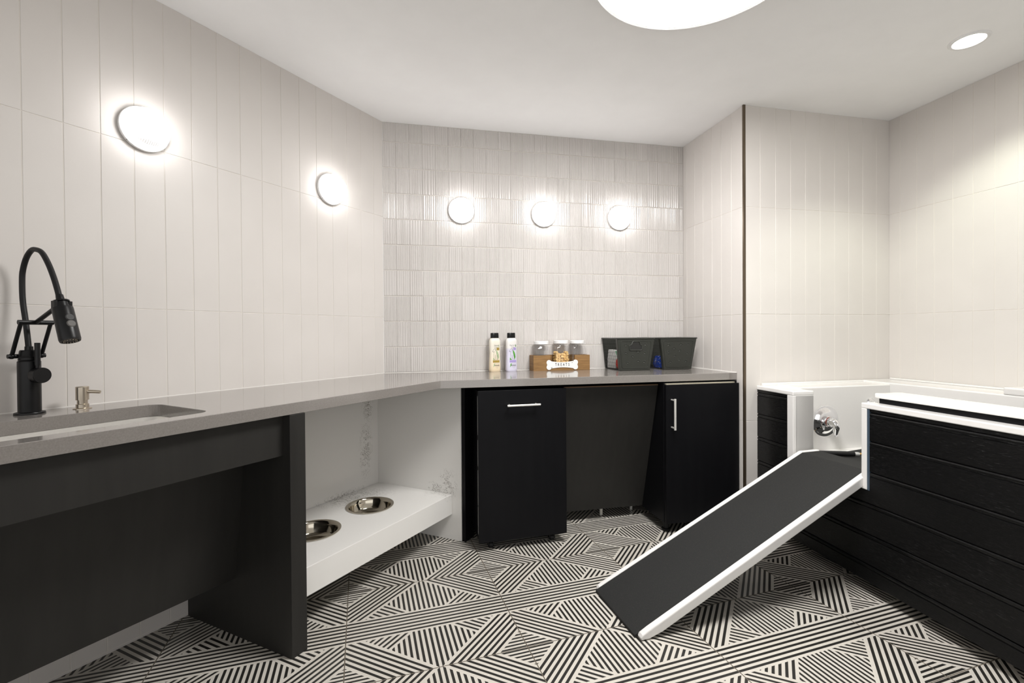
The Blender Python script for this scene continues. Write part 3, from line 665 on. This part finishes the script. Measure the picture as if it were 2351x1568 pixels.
build('rubber_surface', MB().loft(rings), M_MAT, rp, bevel=0.0015)

# ------------------------------------------------------------------ writing helpers
def text_mb(s_, size, ox=0.0, oz=0.0, xs=1.0, fn=None, thick=0.0, align='CENTER', bold=0.0):
    cu = bpy.data.curves.new('txt', 'FONT'); cu.body = s_; cu.size = size; cu.align_x = align; cu.align_y = 'CENTER'; cu.extrude = thick; cu.offset = bold
    cu.resolution_u = 3
    ob = bpy.data.objects.new('txt', cu); COL.objects.link(ob); bpy.context.view_layer.update()
    me = bpy.data.meshes.new_from_object(ob.evaluated_get(bpy.context.evaluated_depsgraph_get()))
    mb = MB(); mb.add([fn(v.co.x * xs + ox, v.co.y + oz, v.co.z) for v in me.vertices], [tuple(p.vertices) for p in me.polygons])
    bpy.data.objects.remove(ob); bpy.data.meshes.remove(me); bpy.data.curves.remove(cu)
    return mb
def stroke(mb, pts, wd, fn):         # flat ribbon in (x,z)
    for (x0, z0), (x1, z1) in zip(pts[:-1], pts[1:]):
        d_ = Vector((x1 - x0, z1 - z0))
        if d_.length < 1e-7: continue
        n_ = Vector((-d_.y, d_.x)).normalized() * wd / 2; e_ = d_.normalized() * wd * 0.25
        mb.add([fn(x0 - e_.x + n_.x, z0 - e_.y + n_.y, 0), fn(x0 - e_.x - n_.x, z0 - e_.y - n_.y, 0), fn(x1 + e_.x - n_.x, z1 + e_.y - n_.y, 0), fn(x1 + e_.x + n_.x, z1 + e_.y + n_.y, 0)], [(0, 1, 2, 3)])
def blob(mb, cx, cz, rx, rz, fn, a=0, n=14):
    mb.add([fn(cx + rx * math.cos(2 * PI * i / n) * math.cos(a) - rz * math.sin(2 * PI * i / n) * math.sin(a), cz + rx * math.cos(2 * PI * i / n) * math.sin(a) + rz * math.sin(2 * PI * i / n) * math.cos(a), 0) for i in range(n)], [tuple(range(n))])
M_INK = mat('black_ink', (0.01, 0.01, 0.01), 0.5)

# ------------------------------------------------------------------ shampoo bottles
def bottle(x, y, rot, label, body_c, low_c, acc, leaf, title, sub):
    F = frame((x, y, ZT), rot)
    r_ = thing('shampoo_bottle', label, 'bottle', (x, y, ZT), rot, 'shampoo bottles on the counter')
    prof = [(0.0, 0.90), (0.003, 0.96), (0.012, 1.0), (0.05, 0.985), (0.085, 0.93), (0.115, 0.90), (0.15, 0.95), (0.175, 0.965), (0.190, 0.93), (0.199, 0.83), (0.205, 0.70), (0.2065, 0.66)]
    A_, B_ = 0.0375, 0.0215
    def sec(k, z, n=40):
        out = []
        for i in range(n):
            th = 2 * PI * i / n; c_, s_ = math.cos(th), math.sin(th); e = 0.75
            out.append(F(A_ * k * math.copysign(abs(c_) ** e, c_), B_ * (k if z < 0.19 else k * 1.12) * math.copysign(abs(s_) ** e, s_), z))
        return out
    m = mat('bottle_plastic', body_c, 0.28); t = NT(m); g = t.node('ShaderNodeNewGeometry'); sp = t.node('ShaderNodeSeparateXYZ'); t.l.new(g.outputs['Position'], sp.inputs[0])
    f_ = t.m_('DIVIDE', t.m_('SUBTRACT', sp.outputs[2], ZT), 0.2)
    t.l.new(t.ramp(f_, [(0.05, low_c), (0.72, body_c)] if leaf == 0 else [(0.66, low_c), (0.74, body_c)]), t.b.inputs['Base Color'])
    build('body', MB().loft([sec(k, z) for z, k in prof]), m, r_, smooth=50)
    cap = MB().loft([sec(0.69, 0.2065), sec(0.70, 0.208), sec(0.68, 0.236), sec(0.62, 0.2385)])
    build('cap', cap, M_MBLACK, r_, smooth=40)
    def kz(z):
        for (z0, k0), (z1, k1) in zip(prof[:-1], prof[1:]):
            if z0 <= z <= z1: return k0 + (k1 - k0) * (z - z0) / (z1 - z0)
        return 0.9
    def fn(px, pz, e_):
        k = kz(pz) ; q = min(0.98, abs(px) / (A_ * k)); s_ = (1 - q ** (2 / 0.75)) ** 0.375
        return F(px, -B_ * k * s_ - 0.0004 - e_, pz)
    def grid(x0, x1, z0, z1, e_=0):
        mb = MB(); n = 8
        mb.add([fn(x0 + (x1 - x0) * i / n, z, e_) for z in (z0, (z0 + z1) / 2, z1) for i in range(n + 1)], [(i + r * (n + 1), i + 1 + r * (n + 1), i + 1 + (r + 1) * (n + 1), i + (r + 1) * (n + 1)) for r in (0, 1) for i in range(n)])
        return mb
    ac = mat('label_accent', acc, 0.5); gr = mat('label_leaf', (0.10, 0.36, 0.05) if leaf else (0.42, 0.52, 0.30), 0.5)
    lb = grid(-0.022, 0.024, 0.055, 0.070); lb2 = grid(0.003, 0.024, 0.131, 0.148)
    build('label_tag', lb2, ac, r_, recalc=False)
    lg = build('label', lb, ac, r_, recalc=False)
    lv = MB()
    lv.add([fn(*p, 0.0001) for p in ((0.004, 0.134), (0.015, 0.115), (0.021, 0.088), (0.013, 0.072), (0.006, 0.098), (0.001, 0.118))], [(0, 1, 2, 3, 4, 5)])
    lv.add([fn(*p, 0.0001) for p in ((0.017, 0.150), (0.020, 0.170), (0.024, 0.152))], [(0, 1, 2)])
    lv.add([fn(*p, 0.0001) for p in ((-0.021, 0.071), (-0.020, 0.086), (-0.010, 0.076), (-0.006, 0.072))], [(0, 1, 2, 3)])
    lv.add([fn(*p, 0.0001) for p in ((-0.020, 0.025), (-0.016, 0.048), (-0.009, 0.050), (-0.010, 0.038))], [(0, 1, 2, 3)])
    build('leaf_print', lv, gr, lg, recalc=False)
    ink = MB(); f2 = lambda a, b, c: fn(a, b, 0.0003)
    dog = [[(-0.022, 0.122), (-0.018, 0.120), (-0.014, 0.125), (-0.012, 0.122), (-0.016, 0.108), (-0.015, 0.090), (-0.013, 0.074), (-0.008, 0.073)],
           [(-0.022, 0.122), (-0.022, 0.128), (-0.016, 0.136), (-0.010, 0.142), (-0.004, 0.141), (-0.001, 0.133), (-0.003, 0.127), (-0.006, 0.133), (-0.004, 0.141)],
           [(-0.001, 0.128), (0.004, 0.112), (0.007, 0.096), (0.009, 0.084), (0.006, 0.074), (0.012, 0.073)],
           [(-0.006, 0.104), (-0.006, 0.088), (-0.004, 0.074), (-0.001, 0.073)], [(0.001, 0.100), (0.000, 0.086), (0.001, 0.075)], [(0.010, 0.098), (0.015, 0.088), (0.013, 0.080), (0.016, 0.074)],
           [(0.014, 0.112), (0.018, 0.104), (0.015, 0.098), (0.019, 0.094)]]
    for d_ in dog: stroke(ink, d_, 0.0012, lambda a, b, c: fn(a, b, 0.0003))
    blob(ink, -0.0205, 0.1225, 0.0014, 0.0011, f2)
    build('dog_drawing', ink, M_INK, lg, recalc=False)
    tx = text_mb(title, 0.0105, 0.003, 0.161, 0.9, f2)
    build('logo', text_mb('WAHL', 0.0115, 0.005, 0.0375, 1.05, f2, bold=0.0003), M_INK, lg, recalc=False)
    build('lettering', tx, M_INK, lg, recalc=False)
    gi = mat('grey_ink', (0.25, 0.24, 0.22), 0.6)
    for rows_ in (((0.153, -0.014, 0.012), (0.149, -0.012, 0.012), (0.145, -0.008, 0.010)), ((0.050, -0.016, 0.022), (0.029, -0.008, 0.020), (0.022, 0.001, 0.012))):
        sub_ = MB()
        for z_, a, b in rows_: stroke(sub_, [(a + (b - a) * i / 6, z_) for i in range(7)], 0.0010, f2)
        build('small_print', sub_, gi, lg, recalc=False)
bottle(0.484, 2.832, 0.30, 'cream shampoo bottle with gold label and black cap, left of the pair', (0.80, 0.76, 0.66), (0.80, 0.66, 0.46), (0.36, 0.25, 0.05), 0, 'Oatmeal', '')
bottle(0.587, 2.822, 0.30, 'white and lavender shampoo bottle with purple label and black cap', (0.80, 0.78, 0.76), (0.66, 0.64, 0.77), (0.36, 0.29, 0.58), 1, 'Four In One', '')

# ------------------------------------------------------------------ treat crate
M_WOOD = mottled('stained_pine', (0.19, 0.098, 0.030), (0.30, 0.165, 0.058), 9, 0.6, bump=0.2, dist=0.0006, stretch=(1, 1, 14))
bxL, bxR, byF, byB = 0.719, 1.089, 2.779, 2.881
cr = thing('treat_crate', 'brown wooden crate with a white bone shaped sign reading TREATS', 'crate', ((bxL + bxR) / 2, 2.83, ZT))
fr = [(bxL, 0), (bxR, 0), (bxR, 0.0955), (0.989, 0.0955), (0.988, 0.060), (0.975, 0.052), (0.840, 0.052), (0.828, 0.060), (0.827, 0.0955), (bxL, 0.0955)]
build('front_board', MB().prism([FW(a, byF, ZT + b) for a, b in fr], [FW(a, byF + 0.011, ZT + b) for a, b in fr]), M_WOOD, cr, bevel=0.0008)
for x0 in (bxL, bxR - 0.011): build('side_board', MB().box(FW, x0, x0 + 0.011, byF + 0.0112, byB, ZT, ZT + 0.0955), M_WOOD, cr, bevel=0.0008)
build('back_board', MB().box(FW, bxL + 0.0112, bxR - 0.0112, byB - 0.009, byB, ZT, ZT + 0.0955), M_WOOD, cr)
build('bottom_board', MB().box(FW, bxL + 0.0112, bxR - 0.0112, byF + 0.0112, byB - 0.0092, ZT + 0.0005, ZT + 0.008), M_WOOD, cr)
# bone sign
BC = Vector((0.905, 0.921 - ZT)); bl = 0.0865; 
def bone():
    P = []
    def arc(cx, cz, r, a0, a1, n=12):
        for i in range(n + 1):
            a = math.radians(a0 + (a1 - a0) * i / n); P.append((cx + r * math.cos(a), cz + r * math.sin(a)))
    arc(bl, 0.0145, 0.0165, -40, 150); 
    for i in range(1, 10): u = i / 10; P.append((bl - 0.0143 - (2 * bl - 0.0286) * u, 0.0225 - 0.0065 * math.sin(PI * u)))
    arc(-bl, 0.0145, 0.0165, 30, 220); arc(-bl, -0.0145, 0.0165, 140, 330)
    for i in range(1, 10): u = i / 10; P.append((-bl + 0.0143 + (2 * bl - 0.0286) * u, -0.0225 + 0.0065 * math.sin(PI * u)))
    arc(bl, -0.0145, 0.0165, -150, 40); return P
bp = bone()
def sgn_f(y): return lambda a, b, c=0: FW(BC.x + a, y - c, ZT + BC.y + b)
sg = build('sign', MB().prism([sgn_f(byF - 0.0045)(a, b) for a, b in bp], [sgn_f(byF - 0.0003)(a, b) for a, b in bp]), mat('sign_white', (0.80, 0.80, 0.79), 0.5), cr)
ft = sgn_f(byF - 0.0047)
tx = MB()
for i, ch in enumerate('TREATS'):
    q = text_mb(ch, 0.0245, -0.0425 + i * 0.0170, 0.0005, 0.62, ft, bold=0.0007); tx.add(q.v, q.f)
build('lettering', tx, M_INK, sg, recalc=False)
def paw(mb, cx, cz, s_, fn, a=0.0):
    R = lambda x, z: (cx + x * math.cos(a) - z * math.sin(a), cz + x * math.sin(a) + z * math.cos(a))
    blob(mb, *R(0, -0.25 * s_), 0.42 * s_, 0.34 * s_, fn, a)
    for x, z, r in ((-0.68, 0.15, 0.17), (-0.27, 0.58, 0.19), (0.27, 0.58, 0.19), (0.68, 0.15, 0.17)): blob(mb, *R(x * s_, z * s_), r * s_, r * 1.35 * s_, fn, a)
for a_, b_, c_, d_ in ((-0.0700, -0.0195, 0.0068, 0.0), (0.0640, 0.0125, 0.0040, -0.3), (0.0735, 0.0225, 0.0034, -0.4)):
    pw = MB(); paw(pw, a_, b_, c_, ft, d_); build('paw_print', pw, M_INK, sg, recalc=False)
# jars
M_PET = mat('clear_plastic', (1, 1, 1), 0.05)
t = NT(M_PET); tr_ = t.node('ShaderNodeBsdfTransparent'); tr_.inputs[0].default_value = (0.975, 0.975, 0.98, 1); gl_ = t.node('ShaderNodeBsdfGlossy'); gl_.inputs['Roughness'].default_value = 0.06
mxs = t.node('ShaderNodeMixShader'); mxs.inputs[0].default_value = 0.07; t.l.new(tr_.outputs[0], mxs.inputs[1]); t.l.new(gl_.outputs[0], mxs.inputs[2])
t.l.new(mxs.outputs[0], t.n['Material Output'].inputs['Surface'])
def jar_part(F):
    def sq(hw, z, r, n=5): return [F(a, b, z) for a, b in rrect(-hw, hw, -hw * 0.80, hw * 0.80, r, n)]
    rings = [sq(0.046, 0.0, 0.010), sq(0.050, 0.004, 0.012), sq(0.050, 0.112, 0.012), sq(0.0485, 0.126, 0.016), sq(0.043, 0.138, 0.022), sq(0.0395, 0.144, 0.029), sq(0.0395, 0.158, 0.029)]
    return MB().loft(rings, True, True)
jars = []
for k, (jx_, jz, lab) in enumerate(((0.784, 0.0, 'empty clear square jar with white lid at the left of the wooden crate'), (0.914, 0.004, 'clear jar with white lid filled with small tan dog treats'), (1.024, 0.003, 'empty clear square jar with white lid at the right of the wooden crate'))):
    jy = 2.832; z0 = ZT + 0.0085 + jz
    if k == 0:
        FJ = frame((jx_, jy, z0), 0); j = thing('treat_jar', lab, 'jar', (jx_, jy, z0), 0, 'treat jars in the wooden crate')
        build('jar', jar_part(FJ), M_PET, j, smooth=35)
        build('lid', MB().lathe(FJ, [(0.0, 0.1765), (0.044, 0.1765), (0.0462, 0.174), (0.0462, 0.157), (0.044, 0.156), (0.0, 0.156)], 48, False), M_WHITEP, j, smooth=40)
        j0 = j
    else:
        j = copy_tree(j0); j.location = (jx_, jy, z0); j['label'] = lab
M_TREAT = mottled('biscuit', (0.72, 0.46, 0.16), (0.80, 0.56, 0.24), 60, 0.7)
tr0 = None
rnd = random.Random(3)
cnt = 0
for lay in range(7):
    for ix in range(5):
        for iy in range(3):
            if lay == 6 and (ix in (1, 2, 3)): continue
            x_ = 0.914 - 0.034 + ix * 0.017 + rnd.uniform(-0.002, 0.002); y_ = 2.832 - 0.022 + iy * 0.022 + rnd.uniform(-0.002, 0.002)
            z_ = ZT + 0.0085 + 0.004 + 0.009 + lay * 0.0150 + rnd.uniform(-0.002, 0.002)
            if tr0 is None:
                F0 = lambda x, y, z: Vector((x, y, z))
                mb = MB().lathe(F0, [(0.0028, -0.0085), (0.0068, -0.0090), (0.0076, -0.0075), (0.0076, 0.0075), (0.0068, 0.0090), (0.0028, 0.0085), (0.0024, 0.004)], 14, True)
                tr0 = build('dog_treat', mb, M_TREAT, smooth=45); o = tr0
            else:
                o = tr0.copy(); COL.objects.link(o)
            o.location = (x_, y_, z_)
            o.rotation_euler = (rnd.choice([PI / 2, PI / 2, 0.2]) + rnd.uniform(-0.3, 0.3), rnd.uniform(-0.4, 0.4), rnd.uniform(0, PI))
            tag(o, 'small tan tube-shaped dog treat inside the middle jar', 'dog treat', 'dog treats piled in the middle jar'); cnt += 1

# ------------------------------------------------------------------ baskets
M_BASK = mat('dark_olive_plastic', (0.024, 0.026, 0.021), 0.36)
M_WIRE = mat('dark_wire', (0.016, 0.016, 0.015), 0.4)
PAWS = [(0.15, 0.84), (0.84, 0.86), (0.14, 0.55), (0.40, 0.42), (0.60, 0.60), (0.84, 0.54), (0.20, 0.18), (0.62, 0.25), (0.86, 0.20)]
PAWS2 = [(0.14, 0.84), (0.60, 0.86), (0.86, 0.85), (0.34, 0.70), (0.12, 0.55), (0.56, 0.62), (0.86, 0.50), (0.36, 0.42), (0.18, 0.18), (0.55, 0.26), (0.84, 0.20)]
def basket(xb0, xb1, xt0, xt1, yf, yb, paws, hndl, label):
    h_ = 0.2
    r_ = thing('storage_basket', label, 'basket', ((xb0 + xb1) / 2, (yf + yb) / 2, ZT), 0, 'paw print wire baskets')
    yft = yf - 0.008; ybt = yb + 0.004
    def X(u, v, side):      # on the end panels: u 0..1 across, v 0..1 up
        a = xb0 + (xt0 - xb0) * v; b = xb1 + (xt1 - xb1) * v; return a + (b - a) * u
    def end(yb_, yt_, out, nm, withh):
        fn = lambda u, v, e_=0: Vector((X(u, v, 0), yb_ + (yt_ - yb_) * v + out * (0.002 + e_), ZT + 0.002 + v * (h_ - 0.006)))
        mb = MB(); 
        a = [fn(0.0, 0.0), fn(1, 0.0), fn(1, 1), fn(0, 1)]; b = [fn(0, 0, -0.004), fn(1, 0, -0.004), fn(1, 1, -0.004), fn(0, 1, -0.004)]
        mb.prism(a, b)
        # raised inner border line
        bd = [(0.07, 0.09), (0.93, 0.09), (0.93, 0.93), (0.07, 0.93), (0.07, 0.09)]
        rr = rrect(0.07, 0.93, 0.08, 0.93, 0.05, 4); mb.tube([fn(u, v, 0.0005) for u, v in rr + [rr[0]]], 0.0022, 8)
        for (u, v) in paws:
            if withh and abs(u - 0.5) < 0.16 and v > 0.6: continue
            c_ = (0.10 + u * 0.80, 0.08 + v * 0.84); s_ = 0.060
            for dx, dz, r1, r2 in ((0, -0.3, 0.42, 0.32), (-0.70, 0.20, 0.16, 0.24), (-0.28, 0.62, 0.17, 0.26), (0.28, 0.62, 0.17, 0.26), (0.70, 0.20, 0.16, 0.24)):
                cu_, cv_ = c_[0] + dx * s_, c_[1] + dz * s_ * 1.15
                ringp = [[fn(cu_ + r1 * s_ * q * math.cos(2 * PI * i / 12), cv_ + r2 * 1.15 * s_ * q * math.sin(2 * PI * i / 12), e_) for i in range(12)] for q, e_ in ((1.0, 0.0), (0.75, 0.0016), (0.3, 0.0022))]
                mb.loft(ringp, True, True)
        p = build(nm, mb, M_BASK, r_, smooth=50)
        if withh:
            hp_ = [(0.34, 0.64), (0.66, 0.64), (0.68, 0.67), (0.68, 0.79), (0.62, 0.82), (0.60, 0.90), (0.57, 0.92), (0.43, 0.92), (0.40, 0.90), (0.38, 0.82), (0.32, 0.79), (0.32, 0.67)]
            hh = MB().tube([fn(u, v, 0.002) for u, v in hp_ + [hp_[0]]], 0.0038, 10)
            ha_ = build('handle', hh, M_BASK, p, smooth=50)
            build('recess', MB().prism([fn(u, v, 0.0012) for u, v in hp_], [fn(u, v, 0.0002) for u, v in hp_]), M_WIRE, p)
    end(yf, yft, -1, 'front_panel', hndl); end(yb, ybt, 1, 'back_panel', False)
    # moulded corner edges of the front panel turned round the side
    for side in (0, 1):
        mb = MB()
        def G(u, v): # u 0..1 front to back, v up
            xb, xt = (xb0, xt0) if side == 0 else (xb1, xt1)
            return Vector((xb + (xt - xb) * v, (yf + (yft - yf) * v) * (1 - u) + (yb + (ybt - yb) * v) * u, ZT + 0.003 + v * (h_ - 0.008)))
        for i in range(1, 19): u = i / 19; mb.rod(G(u, 0), G(u, 1), [(0, 0.0008), (1, 0.0008)], 6)
        for i in range(1, 9): v_ = i / 9; mb.rod(G(0, v_), G(1, v_), [(0, 0.0008), (1, 0.0008)], 6)
        build('wire_side', mb, M_WIRE, r_)
        a = [G(0, 0), G(0.10, 0), G(0.10, 1), G(0, 1)]; off = Vector((-0.0018 if side == 0 else 0.0018, 0, 0))
        build('corner_flange', MB().prism([p - off for p in a], [p + off for p in a]), M_BASK, r_)
    bt = MB()
    for i in range(0, 20): y_ = yf + (yb - yf) * i / 19; bt.rod((xb0, y_, ZT + 0.0025), (xb1, y_, ZT + 0.0025), [(0, 0.0011), (1, 0.0011)], 6)
    for i in range(0, 12): x_ = xb0 + (xb1 - xb0) * i / 11; bt.rod((x_, yf, ZT + 0.0025), (x_, yb, ZT + 0.0025), [(0, 0.0011), (1, 0.0011)], 6)
    build('wire_base', bt, M_WIRE, r_)
    rm = MB(); zt_ = ZT + h_ - 0.002
    loop = [(xt0 - 0.003, yft - 0.003), (xt1 + 0.003, yft - 0.003), (xt1 + 0.003, ybt + 0.003), (xt0 - 0.003, ybt + 0.003)]
    for i in range(4):
        a, b = loop[i], loop[(i + 1) % 4]; rm.rod((a[0], a[1], zt_), (b[0], b[1], zt_), [(0, 0.0036), (1, 0.0036)], 10)
    for i in range(19):
        u = (i + 0.5) / 19; y_ = yft + (ybt - yft) * u
        for x_ in (xt0 - 0.003, xt1 + 0.003): rm.sphere((x_, y_, zt_ + 0.003), 0.0026, n=8, m=6)
    build('rim', rm, M_BASK, r_, smooth=50)
    return r_
basket(1.234, 1.431, 1.214, 1.459, 2.647, 2.868, PAWS, True, 'dark plastic basket with paw prints and a bone shaped handle, left of the pair')
basket(1.531, 1.719, 1.503, 1.752, 2.647, 2.868, PAWS2, False, 'dark plastic basket with paw prints and no handle, right by the corner wall')
# contents seen through the wires
wb = thing('white_package', 'white packet with a green corner standing in the left basket', 'packet', (1.29, 2.76, ZT + 0.005))
Fwb = frame((1.246, 2.860, ZT + 0.005), -1.45)
q0 = [(0, 0), (0.10, 0), (0.135, 0.09), (0.115, 0.118), (0.015, 0.120), (0.004, 0.07)]
build('packet', MB().prism([Fwb(a, -0.004, b) for a, b in q0], [Fwb(a, 0.022, b) for a, b in q0]), mat('packet_white', (0.75, 0.75, 0.74), 0.4), wb, bevel=0.003)
build('corner_patch', MB().prism([Fwb(a, -0.0048, b) for a, b in ((0.116, 0.088), (0.132, 0.092), (0.114, 0.115), (0.100, 0.112))], [Fwb(a, -0.0042, b) for a, b in ((0.116, 0.088), (0.132, 0.092), (0.114, 0.115), (0.100, 0.112))]), mat('mint', (0.25, 0.55, 0.35), 0.5), wb)
rd = MB(); rc_ = Vector((1.254, 2.715, ZT + 0.042))
for k in range(3): rd.sphere((rc_.x + 0.004 * k, rc_.y - 0.012 * k, rc_.z - 0.004 * k), 0.016, 0.014, 0.034 - 0.004 * k, n=18, m=12)
tag(build('dog_toy', rd, mat('red_plastic', (0.62, 0.02, 0.01), 0.25), smooth=60), 'red ribbed toy lying in the left basket beside the white packet', 'toy')
bg = MB(); rnd = random.Random(5); rings = []
for j in range(9):
    v_ = j / 8; w_ = 0.052 * (1 - 0.35 * abs(v_ - 0.4) ** 1.5 * 2); z_ = ZT + 0.006 + 0.075 * v_
    rings.append([Vector((1.562 + w_ * 0.45 * math.cos(2 * PI * i / 22) * (1 + rnd.uniform(-0.12, 0.12)), 2.750 + w_ * 1.5 * math.sin(2 * PI * i / 22) * (1 + rnd.uniform(-0.12, 0.12)), z_ + (rnd.uniform(-0.006, 0.006) if j else 0))) for i in range(22)])
bg.loft(rings)
M_FOIL = mottled('blue_foil', (0.005, 0.06, 0.50), (0.7, 0.75, 0.85), 38, 0.18, lo=0.60, hi=0.66)
tag(build('treat_bag', bg, M_FOIL), 'crumpled shiny blue bag lying in the right basket', 'bag')
